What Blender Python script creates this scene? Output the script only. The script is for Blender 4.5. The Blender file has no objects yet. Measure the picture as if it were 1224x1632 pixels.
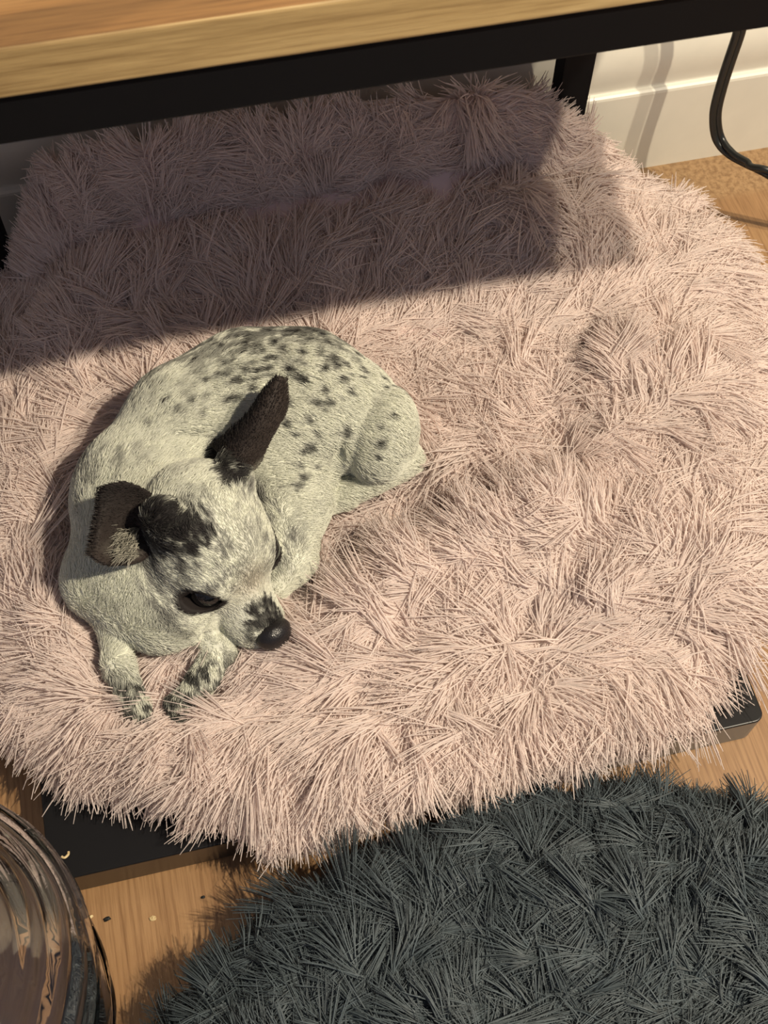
import bpy, bmesh, math, random
import numpy as np
from mathutils import Vector, Matrix
from mathutils.bvhtree import BVHTree

scene = bpy.context.scene
rng = np.random.default_rng(7)
random.seed(7)

# ------------------------------------------------------------------ camera
F_PX, CX, CY, CAM_H = 1900.0, 612.0, 816.0, 1.08
CAM = np.array([[0.97384627, -0.2269668, 0.01046443],      # rows: right, down, forward
                [-0.19232766, -0.84799091, -0.49388408],
                [0.12096904, 0.47895457, -0.86946478]])
CPOS = np.array([0.0, 0.0, CAM_H])
cam_data = bpy.data.cameras.new('camera')
cam_data.sensor_fit = 'VERTICAL'
cam_data.sensor_height = 36.0
cam_data.lens = F_PX * 36.0 / 1632.0
cam_data.clip_start = 0.01
cam_data.dof.use_dof = True
cam_data.dof.focus_distance = 1.09
cam_data.dof.aperture_fstop = 15.0
cam = bpy.data.objects.new('camera', cam_data)
scene.collection.objects.link(cam)
m = Matrix.Identity(4)
for i in range(3):
    m[i][0] = CAM[0][i]; m[i][1] = -CAM[1][i]; m[i][2] = -CAM[2][i]
    m[i][3] = CPOS[i]
cam.matrix_world = m
scene.camera = cam

def at(x, y, z=0.0):
    """world point at height z seen at photo pixel (x, y)"""
    v = CAM.T @ np.array([x - CX, y - CY, F_PX])
    return CPOS + v * (z - CAM_H) / v[2]
def at_y(x, y, Y):
    v = CAM.T @ np.array([x - CX, y - CY, F_PX])
    return CPOS + v * Y / v[1]

# ------------------------------------------------------------------ world and lamps
world = bpy.data.worlds.new('world'); scene.world = world
world.use_nodes = True
bg = world.node_tree.nodes['Background']
bg.inputs[0].default_value = (0.80, 0.80, 0.97, 1)
bg.inputs[1].default_value = 0.235
def bulb(name, loc, power, radius):
    l = bpy.data.lights.new(name, 'POINT')
    l.energy = power; l.color = (1.0, 0.87, 0.67); l.shadow_soft_size = radius
    o = bpy.data.objects.new(name, l); o.location = loc
    scene.collection.objects.link(o)
bulb('ceiling_bulb', (1.24, -0.31, 2.40), 215, 0.025)
bulb('ceiling_bulb.001', (1.58, -0.33, 2.40), 150, 0.025)
scene.view_settings.view_transform = 'Standard'
scene.view_settings.look = 'None'
scene.view_settings.gamma = 1.0
scene.view_settings.use_curve_mapping = False
scene.view_settings.exposure = 0.1
scene.cycles.max_bounces = 8
scene.cycles.diffuse_bounces = 3
scene.cycles.glossy_bounces = 3
scene.cycles.adaptive_threshold = 0.04

# ------------------------------------------------------------------ helpers
def link(o, parent=None):
    scene.collection.objects.link(o)
    if parent is not None:
        o.parent = parent
    return o
def tag(o, label=None, cat=None, group=None, kind=None):
    if label: o['label'] = label
    if cat: o['category'] = cat
    if group: o['group'] = group
    if kind: o['kind'] = kind
    return o
def empty(name, loc=(0, 0, 0)):
    o = bpy.data.objects.new(name, None); o.location = loc
    o.empty_display_size = 0.05
    return link(o)
def mesh_obj(name, verts, faces, mat, parent=None, smooth=True):
    me = bpy.data.meshes.new(name)
    me.from_pydata([tuple(map(float, v)) for v in verts], [], [tuple(map(int, f)) for f in faces])
    me.update()
    if mat: me.materials.append(mat)
    if smooth:
        me.polygons.foreach_set('use_smooth', [True] * len(me.polygons))
    o = bpy.data.objects.new(name, me)
    link(o)
    if parent is not None:
        o.parent = parent
        o.matrix_parent_inverse = Matrix.Translation(-Vector(parent.location))
    return o
def box(name, x0, x1, y0, y1, z0, z1, mat, parent=None, bevel=0.002, seg=2):
    bm = bmesh.new()
    bmesh.ops.create_cube(bm, size=1.0)
    for v in bm.verts:
        v.co = Vector((x0 + (v.co.x + .5) * (x1 - x0), y0 + (v.co.y + .5) * (y1 - y0), z0 + (v.co.z + .5) * (z1 - z0)))
    if bevel > 0:
        bmesh.ops.bevel(bm, geom=list(bm.edges), offset=bevel, segments=seg, affect='EDGES', profile=0.5)
    me = bpy.data.meshes.new(name); bm.to_mesh(me); bm.free()
    me.materials.append(mat)
    me.polygons.foreach_set('use_smooth', [False] * len(me.polygons))
    o = bpy.data.objects.new(name, me); link(o)
    if parent is not None:
        o.parent = parent
        o.matrix_parent_inverse = Matrix.Translation(-Vector(parent.location))
    return o

class Noise:
    def __init__(self, seed):
        g = np.random.default_rng(seed); self.t = g.random(4096); self.p = g.permutation(4096)
    def h(self, i, j, k):
        return self.t[(self.p[(self.p[i & 4095] + j) & 4095] + k) & 4095]
    def __call__(self, p, s=1.0):
        q = np.asarray(p, float) * s
        f = np.floor(q); i = f.astype(np.int64); u = q - f; u = u * u * (3 - 2 * u)
        r = 0
        for a in (0, 1):
            for b in (0, 1):
                for c in (0, 1):
                    w = (u[:, 0] if a else 1 - u[:, 0]) * (u[:, 1] if b else 1 - u[:, 1]) * (u[:, 2] if c else 1 - u[:, 2])
                    r = r + w * self.h(i[:, 0] + a, i[:, 1] + b, i[:, 2] + c)
        return r
N1, N2, N3 = Noise(1), Noise(2), Noise(3)

# ------------------------------------------------------------------ materials
def new_mat(name):
    mt = bpy.data.materials.new(name); mt.use_nodes = True
    nt = mt.node_tree
    return mt, nt, nt.nodes['Principled BSDF']
def srgb(r, g, b):
    f = lambda c: (c / 255 / 12.92) if c / 255 <= .04045 else ((c / 255 + .055) / 1.055) ** 2.4
    return (f(r), f(g), f(b), 1.0)
def mix_rgb(nt, fac, a, b, blend='MIX'):
    n = nt.nodes.new('ShaderNodeMix'); n.data_type = 'RGBA'; n.blend_type = blend
    for s, v in ((n.inputs[0], fac), (n.inputs[6], a), (n.inputs[7], b)):
        if isinstance(v, (int, float)): s.default_value = v
        elif isinstance(v, tuple): s.default_value = v
        else: nt.links.new(v, s)
    return n.outputs[2]
def noise_node(nt, vec, scale, detail=4, rough=.55, dist=0.0):
    n = nt.nodes.new('ShaderNodeTexNoise')
    n.inputs['Scale'].default_value = scale; n.inputs['Detail'].default_value = detail
    n.inputs['Roughness'].default_value = rough; n.inputs['Distortion'].default_value = dist
    nt.links.new(vec, n.inputs['Vector'])
    return n.outputs['Fac']
def ramp(nt, fac, stops):
    n = nt.nodes.new('ShaderNodeValToRGB'); cr = n.color_ramp
    while len(cr.elements) < len(stops): cr.elements.new(.5)
    for e, (p, c) in zip(cr.elements, stops):
        e.position = p; e.color = c
    nt.links.new(fac, n.inputs[0])
    return n.outputs[0]
def mapped(nt, scale=(1, 1, 1), rot=(0, 0, 0)):
    g = nt.nodes.new('ShaderNodeNewGeometry')
    mp = nt.nodes.new('ShaderNodeMapping')
    mp.inputs['Scale'].default_value = scale; mp.inputs['Rotation'].default_value = rot
    nt.links.new(g.outputs['Position'], mp.inputs['Vector'])
    return mp.outputs['Vector']
def bump(nt, bsdf, h, strength, dist=.001):
    b = nt.nodes.new('ShaderNodeBump'); b.inputs['Strength'].default_value = strength
    b.inputs['Distance'].default_value = dist
    nt.links.new(h, b.inputs['Height']); nt.links.new(b.outputs['Normal'], bsdf.inputs['Normal'])

def wood_mat(name, dark, mid, light, axis, rough):
    mt, nt, b = new_mat(name)
    big = (3, 30, 30) if axis == 'x' else (30, 3, 30)
    fine = (14, 420, 420) if axis == 'x' else (420, 14, 420)
    v1 = mapped(nt, big); v2 = mapped(nt, fine)
    n1 = noise_node(nt, v1, 1.0, 5, .6, .8)
    n2 = noise_node(nt, v2, 1.0, 4, .6)
    c = ramp(nt, n1, [(.25, dark), (.5, mid), (.75, light)])
    g = ramp(nt, n2, [(.30, (.52, .46, .40, 1)), (.55, (1, 1, 1, 1))])
    c2 = mix_rgb(nt, .75, c, g, 'MULTIPLY')
    nt.links.new(c2, b.inputs['Base Color'])
    b.inputs['Roughness'].default_value = rough
    bump(nt, b, n2, .25)
    return mt
M_TOP = wood_mat('wood_table', srgb(104, 75, 42), srgb(142, 104, 61), srgb(162, 124, 78), 'x', .5)
M_EDGE = wood_mat('wood_edge', srgb(142, 116, 74), srgb(186, 158, 108), srgb(212, 186, 134), 'x', .5)

def floor_mat():
    mt, nt, b = new_mat('floor_oak')
    n1 = noise_node(nt, mapped(nt, (9, 2.2, 1)), 1.0, 5, .6, 1.2)
    n2 = noise_node(nt, mapped(nt, (330, 11, 1)), 1.0, 4, .6)
    n3 = noise_node(nt, mapped(nt, (160, 160, 1)), 1.0, 3, .7)
    c = ramp(nt, n1, [(.28, srgb(124, 94, 62)), (.5, srgb(150, 115, 78)), (.75, srgb(168, 133, 94))])
    g = ramp(nt, n2, [(.32, (.55, .47, .40, 1)), (.56, (1, 1, 1, 1))])
    c2 = mix_rgb(nt, .8, c, g, 'MULTIPLY')
    # dusty strip along the skirting
    geo = nt.nodes.new('ShaderNodeNewGeometry'); sep = nt.nodes.new('ShaderNodeSeparateXYZ')
    nt.links.new(geo.outputs['Position'], sep.inputs[0])
    mr = nt.nodes.new('ShaderNodeMapRange'); mr.inputs[1].default_value = .93; mr.inputs[2].default_value = .945
    nt.links.new(sep.outputs[1], mr.inputs[0])
    dust = ramp(nt, n3, [(.35, srgb(120, 92, 62)), (.6, srgb(172, 142, 104))])
    c3 = mix_rgb(nt, mr.outputs[0], c2, mix_rgb(nt, .65, c2, dust))
    nt.links.new(c3, b.inputs['Base Color'])
    b.inputs['Roughness'].default_value = .42
    bump(nt, b, n2, .2)
    return mt
M_FLOOR = floor_mat()

def paint_mat(name, col, rough, bs=.06):
    mt, nt, b = new_mat(name)
    n = noise_node(nt, mapped(nt, (25, 25, 25)), 1.0, 4)
    c = ramp(nt, n, [(.3, tuple(x * .95 for x in col[:3]) + (1,)), (.7, col)])
    nt.links.new(c, b.inputs['Base Color']); b.inputs['Roughness'].default_value = rough
    bump(nt, b, n, bs)
    return mt
M_WHITE = paint_mat('white_paint', srgb(226, 222, 208), .35)
M_WALL = paint_mat('wall_paint', srgb(214, 208, 196), .8)
M_BLACK = paint_mat('black_powder_coat', (.006, .006, .007, 1), .55)
M_BLACK.node_tree.nodes['Principled BSDF'].inputs['Specular IOR Level'].default_value = .12
M_LAMINATE = paint_mat('black_laminate', (.007, .007, .008, 1), .36)
M_LAMINATE.node_tree.nodes['Principled BSDF'].inputs['Specular IOR Level'].default_value = .25
M_SIDE_REFLECT = paint_mat('black_floor_reflection', (.03, .024, .02, 1), .28)  # base plate sides: black with the floor's warm reflection painted in
M_CORD = paint_mat('black_rubber', (.012, .013, .012, 1), .33)

def fur_mat(name, rough=.42, spec=.45, trans=.25):
    mt, nt, b = new_mat(name)
    a = nt.nodes.new('ShaderNodeAttribute'); a.attribute_name = 'coat'
    nt.links.new(a.outputs['Color'], b.inputs['Base Color'])
    b.inputs['Roughness'].default_value = rough
    b.inputs['Specular IOR Level'].default_value = spec
    if trans > 0:
        t = nt.nodes.new('ShaderNodeBsdfTranslucent')
        nt.links.new(a.outputs['Color'], t.inputs['Color'])
        mx = nt.nodes.new('ShaderNodeMixShader'); mx.inputs[0].default_value = trans
        nt.links.new(b.outputs[0], mx.inputs[1]); nt.links.new(t.outputs[0], mx.inputs[2])
        nt.links.new(mx.outputs[0], nt.nodes['Material Output'].inputs['Surface'])
    return mt
M_PINK_FUR = fur_mat('pink_faux_fur', .42, .42, .42)
M_GREY_FUR = fur_mat('grey_faux_fur', .45, .40, .12)
M_COAT = fur_mat('dog_hair', .55, .35, .15)
M_SKIN = fur_mat('dog_skin', .7, .2, 0)
M_PINK_CLOTH = paint_mat('pink_backing', srgb(222, 200, 198), .9)
M_GREY_CLOTH = paint_mat('grey_backing', srgb(36, 41, 44), .9)

# ------------------------------------------------------------------ room
WALL_Y = 1.005
floor = box('floor', -2.0, 2.4, -1.6, WALL_Y + .10, -.05, 0.0, M_FLOOR, bevel=0)
tag(floor, kind='structure', label='light oak wood floor with fine grain')
wall = box('wall_back', -2.0, 2.4, WALL_Y + .016, WALL_Y + .12, 0.0, 2.5, M_WALL, bevel=0)
tag(wall, kind='structure', label='pale painted wall behind the table')
# moulded skirting: profile in (y offset towards the room, z)
prof = [(0.016, 0.0), (0.0, 0.0), (0.0, .118), (.0008, .121), (.003, .123), (.0065, .1245), (.0065, .128), (.0048, .140),
        (.0035, .152), (.0040, .165), (.0062, .176), (.0092, .184), (.0115, .190), (.0125, .197), (.016, .200)]
vs, fs = [], []
for x in (-2.0, 2.4):
    for (dy, z) in prof: vs.append((x, WALL_Y + dy, z))
n = len(prof)
for i in range(n - 1): fs.append((i, i + 1, n + i + 1, n + i))
bb = mesh_obj('baseboard_back', vs, fs, M_WHITE, smooth=True)
bb.data.polygons.foreach_set('use_smooth', [z1 > .125 for z1 in [max(prof[i][1], prof[i + 1][1]) for i in range(n - 1)]])
tag(bb, kind='structure', label='white painted skirting board with a moulded upper edge')

# ------------------------------------------------------------------ table
table = empty('table', (0.12, 0.63, 0))
tag(table, 'wooden table with black metal frame over a flat black base', 'table')
TX0, TX1, TY0, TY1 = -.40, .64, .538, .985
box('tabletop', TX0, TX1, TY0, TY1, .633, .6645, M_TOP, table, bevel=.0022, seg=3)
tt = bpy.data.objects['tabletop']
# front edge band of the top shows paler end wood
tt.data.materials.append(M_EDGE)
for pl in tt.data.polygons:
    if pl.normal.y < -.3: pl.material_index = 1
tt['label'] = 'oak tabletop with a pale edge'
fr = [('rail', TX0 + .004, TX1 - .004, TY0 + .003, TY0 + .033), ('rail', TX0 + .004, TX1 - .004, .94, .965)]
for nm, a, b_, c, d in fr:
    box(nm, a, b_, c, d, .600, .6325, M_BLACK, table, bevel=.0015)
for xs in (TX0 + .004, TX1 - .034):
    box('cross_rail', xs, xs + .03, TY0 + .034, .939, .600, .6325, M_BLACK, table, bevel=.0015)
for xs in (.420, -.218):
    box('leg', xs, xs + .035, 0.942, .966, .0480, .600, M_BLACK, table, bevel=.0015)
# flat base: rounded plan, sides coloured brownish to stand in for the floor's reflection
def plate(name, x0, x1, y0, y1, z0, z1, r, mat, bev):
    bm = bmesh.new(); vs = []
    for (cx, cy, a0) in ((x1 - r, y1 - r, 0), (x0 + r, y1 - r, 90), (x0 + r, y0 + r, 180), (x1 - r, y0 + r, 270)):
        for k in range(7):
            a = math.radians(a0 + 15 * k)
            vs.append(bm.verts.new((cx + r * math.cos(a), cy + r * math.sin(a), z0)))
    f = bm.faces.new(vs)
    ex = bmesh.ops.extrude_face_region(bm, geom=[f])
    for v in ex['geom']:
        if isinstance(v, bmesh.types.BMVert): v.co.z = z1
    bmesh.ops.recalc_face_normals(bm, faces=list(bm.faces))
    top_e = [e for e in bm.edges if all(abs(v.co.z - z1) < 1e-6 for v in e.verts)]
    bmesh.ops.bevel(bm, geom=top_e, offset=bev, segments=3, affect='EDGES', profile=.5)
    me = bpy.data.meshes.new(name); bm.to_mesh(me); bm.free()
    me.materials.append(mat)
    o = bpy.data.objects.new(name, me); link(o, table)
    o.matrix_parent_inverse = Matrix.Translation(-Vector(table.location))
    return o
BX0, BX1, BY0, BY1 = -.214, .4330, .2800, .972
bp = plate('base_plate', BX0, BX1, BY0, BY1, .0035, .0480, .010, M_LAMINATE, .0016)
bp['label'] = 'flat black base board on the floor'
bp.data.materials.append(M_SIDE_REFLECT)
for pl in bp.data.polygons:
    if abs(pl.normal.z) < .3: pl.material_index = 1
for fx in (BX0 + .03, BX1 - .03):
    for fy in (BY0 + .03, BY1 - .03):
        box('foot', fx - .015, fx + .015, fy - .015, fy + .015, 0, .0036, M_CORD, table, bevel=.0006)

# ------------------------------------------------------------------ dog: signed distance model
def smin(a, b, k):
    h = np.clip(.5 + .5 * (b - a) / k, 0, 1)
    return b + (a - b) * h - k * h * (1 - h)
def sd_cone(P, a, b, ra, rb):
    ab = b - a; L2 = ab @ ab + 1e-12
    t = np.clip(((P - a) @ ab) / L2, 0, 1)
    d = P - a - t[:, None] * ab
    return np.sqrt((d * d).sum(1)) - (ra + (rb - ra) * t)
def sd_ell(P, c, A, r):
    q = (P - c) @ A.T
    r = np.asarray(r)
    k0 = np.sqrt(((q / r) ** 2).sum(1)); k1 = np.sqrt(((q / (r * r)) ** 2).sum(1)) + 1e-9
    return k0 * (k0 - 1) / k1
def unit(v): return v / np.linalg.norm(v)

LIFT = .027
def atd(x, y, z): return at(x, y, z + LIFT)          # things lying on the raised bed
# head frame: f forward, l to the dog's left, u up
EYE_R, EYE_L = atd(325, 955, .121), atd(434, 884, .103)
HO = (EYE_R + EYE_L) / 2
HL = unit(EYE_L - EYE_R)
nose_c = atd(438, 1001, .092)
HF = nose_c - HO; HF = unit(HF - HL * (HF @ HL))
HU = np.cross(HF, HL)
if HU[2] < 0: HU = -HU
HA = np.array([HF, HL, HU])
def hp(f, l, u): return HO + HF * f + HL * l + HU * u
I3 = np.eye(3)

SPINE = [atd(218, 872, .096), atd(242, 772, .100), atd(310, 690, .106), atd(400, 646, .110), atd(480, 640, .108), atd(545, 662, .100)]
SRAD = [.053, .056, .063, .067, .064, .056]
PR = []
for i in range(len(SPINE) - 1):
    PR.append(('cone', SPINE[i], SPINE[i + 1], SRAD[i], SRAD[i + 1], .02))
PR += [
    ('cone', atd(430, 726, .085), atd(455, 790, .078), .056, .043, .025),        # flank and ribs
    ('cone', atd(455, 790, .080), atd(462, 890, .068), .036, .023, .02),         # upper arm
    ('cone', atd(462, 890, .066), atd(440, 930, .060), .022, .015, .012),
    ('ell', atd(603, 690, .100), np.array([unit(np.array([.9, -.35, 0])), unit(np.array([.35, .9, 0])), np.array([0, 0, 1.])]), (.037, .047, .047), .004),   # thigh
    ('cone', atd(640, 730, .074), atd(545, 790, .062), .020, .012, .006),        # hind foot
    ('cone', atd(545, 790, .062), atd(512, 808, .060), .0125, .010, .005),
    ('cone', atd(165, 925, .085), atd(250, 985, .078), .036, .030, .02),         # chest
    ('cone', atd(183, 985, .068), atd(188, 1060, .068), .0160, .0115, .012),      # foreleg
    ('cone', atd(188, 1060, .068), atd(208, 1106, .064), .0115, .0115, .008),
    ('cone', atd(350, 1040, .064), atd(325, 1080, .067), .0150, .0115, .012),     # foreleg
    ('cone', atd(325, 1080, .067), atd(288, 1122, .064), .0115, .0115, .008),
    ('cone', atd(262, 822, .112), atd(218, 800, .098), .044, .055, .025),        # neck
    ('cone', atd(290, 960, .090), atd(240, 945, .083), .036, .036, .02),         # throat
]
HEAD = [
    ('ell', hp(-.056, 0, .006), HA, (.056, .052, .046), .018),
    ('ell', hp(-.020, 0, .002), HA, (.034, .043, .032), .018),
    ('ell', hp(-.034, -.030, -.018), HA, (.036, .028, .028), .018),            # cheeks
    ('ell', hp(-.034, .030, -.018), HA, (.036, .028, .028), .018),
    ('cone', hp(.004, 0, -.020), hp(.041, 0, -.021), .0320, .0225, .014),      # muzzle
    ('cone', hp(-.005, 0, -.040), hp(.034, 0, -.040), .020, .0125, .008),      # lower jaw
    ('ell', hp(.034, -.013, -.026), HA, (.021, .014, .014), .008),             # lips
    ('ell', hp(.034, .013, -.026), HA, (.021, .014, .014), .008),
    ('ell', hp(-.010, -.026, .015), HA, (.018, .014, .009), .012),             # brows
    ('ell', hp(-.012, .020, .014), HA, (.018, .012, .008), .012),
    ('ell', hp(.012, 0, -.003), HA, (.024, .014, .011), .012),                 # bridge
    ('cone', hp(-.062, -.036, .030), hp(-.075, -.044, .036), .018, .015, .010),   # ear roots
    ('cone', hp(-.070, .034, .030), hp(-.084, .040, .036), .017, .013, .010),
]
GROOVES = [([(562, 632, .142), (548, 685, .128), (534, 740, .108), (518, 792, .078)], .006, .0100),
           ([(185, 716, .136), (250, 704, .150), (335, 694, .158)], .008, .006),
           ([(240, 975, .085), (320, 1005, .085)], .006, .004)]
GROOVES = [([atd(*p) for p in pts], w_, d_) for pts, w_, d_ in GROOVES]
# toes
for (a, b_) in (((200, 1108), (226, 1118)), ((276, 1118), (300, 1130))):
    for k in range(3):
        x = a[0] + (b_[0] - a[0]) * k / 2; y = a[1] + (b_[1] - a[1]) * k / 2
        p = atd(x, y + 3, .064)
        PR.append(('cone', p, p + np.array([.001, -.012, -.003]), .0068, .0058, .003))
# eyes: centre, outward axis, slit axis
def eye_frame(c, out, slit):
    c3 = unit(out); a = unit(slit - c3 * (slit @ c3)); b_ = np.cross(c3, a)
    return c, np.array([a, b_, c3])
ER = .0175
eyes = []
for s, c in ((-1, EYE_R), (1, EYE_L)):
    out = HF * .42 + HL * s * .80 + HU * (.40 if s < 0 else .62)
    slit = (atd(357, 953, .119) - atd(291, 950, .121)) if s < 0 else (atd(428, 912, .103) - atd(446, 858, .106))
    cc = c - unit(out) * .0135
    if s > 0: cc = cc + HU * .006 + HL * .005 - HF * .004
    eyes.append(eye_frame(cc, out, slit))
    HEAD.append(('ell', cc, I3, (ER + .0016,) * 3, .006))
BB = [np.array([min(p[0] for p in SPINE) - .11, (.345), .035 + LIFT]), np.array([.235, .80, .220 + LIFT])]

def dog_sdf(P):
    d = np.full(len(P), 9.0)
    dh = np.full(len(P), 9.0)
    for pr in PR:
        e = sd_cone(P, *pr[1:5]) if pr[0] == 'cone' else sd_ell(P, *pr[1:4])
        d = smin(d, e, pr[-1])
    for pr in HEAD:
        e = sd_cone(P, *pr[1:5]) if pr[0] == 'cone' else sd_ell(P, *pr[1:4])
        dh = smin(dh, e, pr[-1])
    d = smin(d, dh, .007)
    for pts, wd, dp in GROOVES:                         # skin folds
        g = np.full(len(P), 9.0)
        for a, b_ in zip(pts[:-1], pts[1:]): g = np.minimum(g, sd_cone(P, a, b_, 0, 0))
        d = d + dp * np.exp(-(g / wd) ** 2)
    for c, A in eyes:                                   # eyelid openings
        q = (P - c) @ A.T
        op = (np.abs(q[:, 1]) - .0098 * (1 - (q[:, 0] / .0185) ** 2)) * .7
        op = np.maximum(op, .006 - q[:, 2])
        op = np.maximum(op, np.abs(q[:, 0]) - .0185)
        d = np.maximum(d, -np.maximum(op, np.sqrt((q * q).sum(1)) - .03))
    return d

def surface_nets(fn, lo, hi, h):
    n = np.ceil((hi - lo) / h).astype(int) + 1
    ax = [lo[i] + h * np.arange(n[i]) for i in range(3)]
    # coarse pass to skip the far field
    V = np.full(n, 1.0)
    X, Y, Z = np.meshgrid(*ax, indexing='ij')
    P = np.stack([X.ravel(), Y.ravel(), Z.ravel()], 1)
    st = 4
    cs = np.stack([X[::st, ::st, ::st].ravel(), Y[::st, ::st, ::st].ravel(), Z[::st, ::st, ::st].ravel()], 1)
    cd = fn(cs).reshape(X[::st, ::st, ::st].shape)
    near = np.repeat(np.repeat(np.repeat(cd, st, 0), st, 1), st, 2)[:n[0], :n[1], :n[2]]
    msk = (np.abs(near) < h * st * 2.2)
    V = near.copy(); idx = np.flatnonzero(msk.ravel())
    V.ravel()[idx] = fn(P[idx])
    s = V < 0
    acc = np.zeros(tuple(n - 1) + (3,)); cnt = np.zeros(tuple(n - 1))
    off = [(i, j, k) for i in (0, 1) for j in (0, 1) for k in (0, 1)]
    sl = lambda o: tuple(slice(o[i], n[i] - 1 + o[i]) for i in range(3))
    for o in off:
        for axi in range(3):
            if o[axi]: continue
            o2 = list(o); o2[axi] = 1
            a = V[sl(o)]; b = V[sl(o2)]
            cr = (a < 0) != (b < 0)
            t = np.where(cr, a / np.where(cr, a - b, 1), 0)
            for c in range(3):
                acc[..., c] += np.where(cr, o[c] + (t if c == axi else 0), 0)
            cnt += cr
    act = cnt > 0
    ids = -np.ones(tuple(n - 1), int); ids[act] = np.arange(act.sum())
    cell = np.argwhere(act)
    verts = lo + h * (cell + acc[act] / cnt[act][:, None])
    quads = []
    for axi in range(3):
        a1, a2 = [(1, 2), (2, 0), (0, 1)][axi]
        sa = [slice(0, None)] * 3; sb = [slice(0, None)] * 3
        sa[axi] = slice(0, -1); sb[axi] = slice(1, None)
        A = s[tuple(sa)]; B = s[tuple(sb)]
        e = np.argwhere(A != B)
        ok = np.ones(len(e), bool)
        for b in (a1, a2): ok &= (e[:, b] > 0) & (e[:, b] < n[b] - 1)
        e = e[ok]; flip = A[tuple(e.T)]
        def g(d1, d2):
            q = e.copy(); q[:, a1] += d1; q[:, a2] += d2
            return ids[tuple(q.T)]
        q = np.stack([g(-1, -1), g(0, -1), g(0, 0), g(-1, 0)], 1)
        q[~flip] = q[~flip][:, ::-1]
        quads.append(q)
    return verts, np.concatenate(quads)
def grad(fn, P, e=.0006):
    g = np.stack([fn(P + np.eye(3)[i] * e) - fn(P - np.eye(3)[i] * e) for i in range(3)], 1)
    return g / (np.linalg.norm(g, axis=1)[:, None] + 1e-9)

dog_lo = BB[0]; dog_hi = BB[1]
DV, DF = surface_nets(dog_sdf, dog_lo, dog_hi, .0021)
for _ in range(2):
    DN = grad(dog_sdf, DV); DV = DV - DN * np.clip(dog_sdf(DV), -.002, .002)[:, None] * .8
DN = grad(dog_sdf, DV)

# coat pattern --------------------------------------------------------------
bvh = BVHTree.FromPolygons([tuple(v) for v in DV], [tuple(map(int, f)) for f in DF])
def hit(x, y):
    v = CAM.T @ np.array([x - CX, y - CY, F_PX]); v = unit(v)
    r = bvh.ray_cast(Vector(CPOS), Vector(v))
    return np.array(r[0]) if r[0] is not None else None
PXM = .00058
spots = []
def spot(x, y, r, dark=.9):
    h = hit(x, y)
    if h is not None: spots.append((h, r * PXM, dark))
for x, y, r in [(525, 568, 10), (528, 578, 8), (475, 560, 7), (430, 545, 6), (560, 560, 6), (480, 605, 8), (510, 620, 8), (500, 640, 7),
                (470, 600, 7), (455, 640, 6), (488, 665, 7), (450, 672, 6), (490, 712, 8), (478, 716, 7), (472, 740, 6), (470, 775, 8),
                (500, 690, 5), (478, 760, 6), (600, 705, 7), (598, 725, 5), (625, 660, 5), (610, 615, 5), (640, 625, 5),
                (375, 605, 7), (385, 590, 6), (395, 618, 6), (370, 635, 8), (355, 640, 7), (340, 600, 7), (410, 560, 6),
                (320, 610, 6), (300, 640, 7), (280, 660, 6), (260, 640, 6), (545, 690, 7), (546, 680, 6), (430, 620, 5), (540, 600, 6),
                (575, 590, 6), (590, 575, 7), (605, 600, 5), (515, 545, 8), (495, 530, 8), (455, 530, 8), (420, 530, 7), (445, 555, 6),
                (465, 690, 5), (500, 745, 5), (520, 640, 5), (555, 625, 4), (400, 590, 5)]:
    spot(x, y, r * .95 + 1.5, .88)
rs = random.Random(5)
for _ in range(150):
    x = rs.uniform(300, 640); y = rs.uniform(508, 600) + abs(x - 470) * .12
    spot(x, y, rs.uniform(3, 7.5), rs.uniform(.45, .9))
for _ in range(90):
    x = rs.uniform(360, 640); spot(x, 508 + abs(x - 480) ** 1.6 * .018 + rs.uniform(0, 40), rs.uniform(5, 9), rs.uniform(.35, .6))
for _ in range(60):
    spot(rs.uniform(170, 330), rs.uniform(600, 720), rs.uniform(3, 7), rs.uniform(.2, .5))
for _ in range(45):
    spot(rs.uniform(440, 660), rs.uniform(600, 800), rs.uniform(2, 4), rs.uniform(.3, .8))
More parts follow.
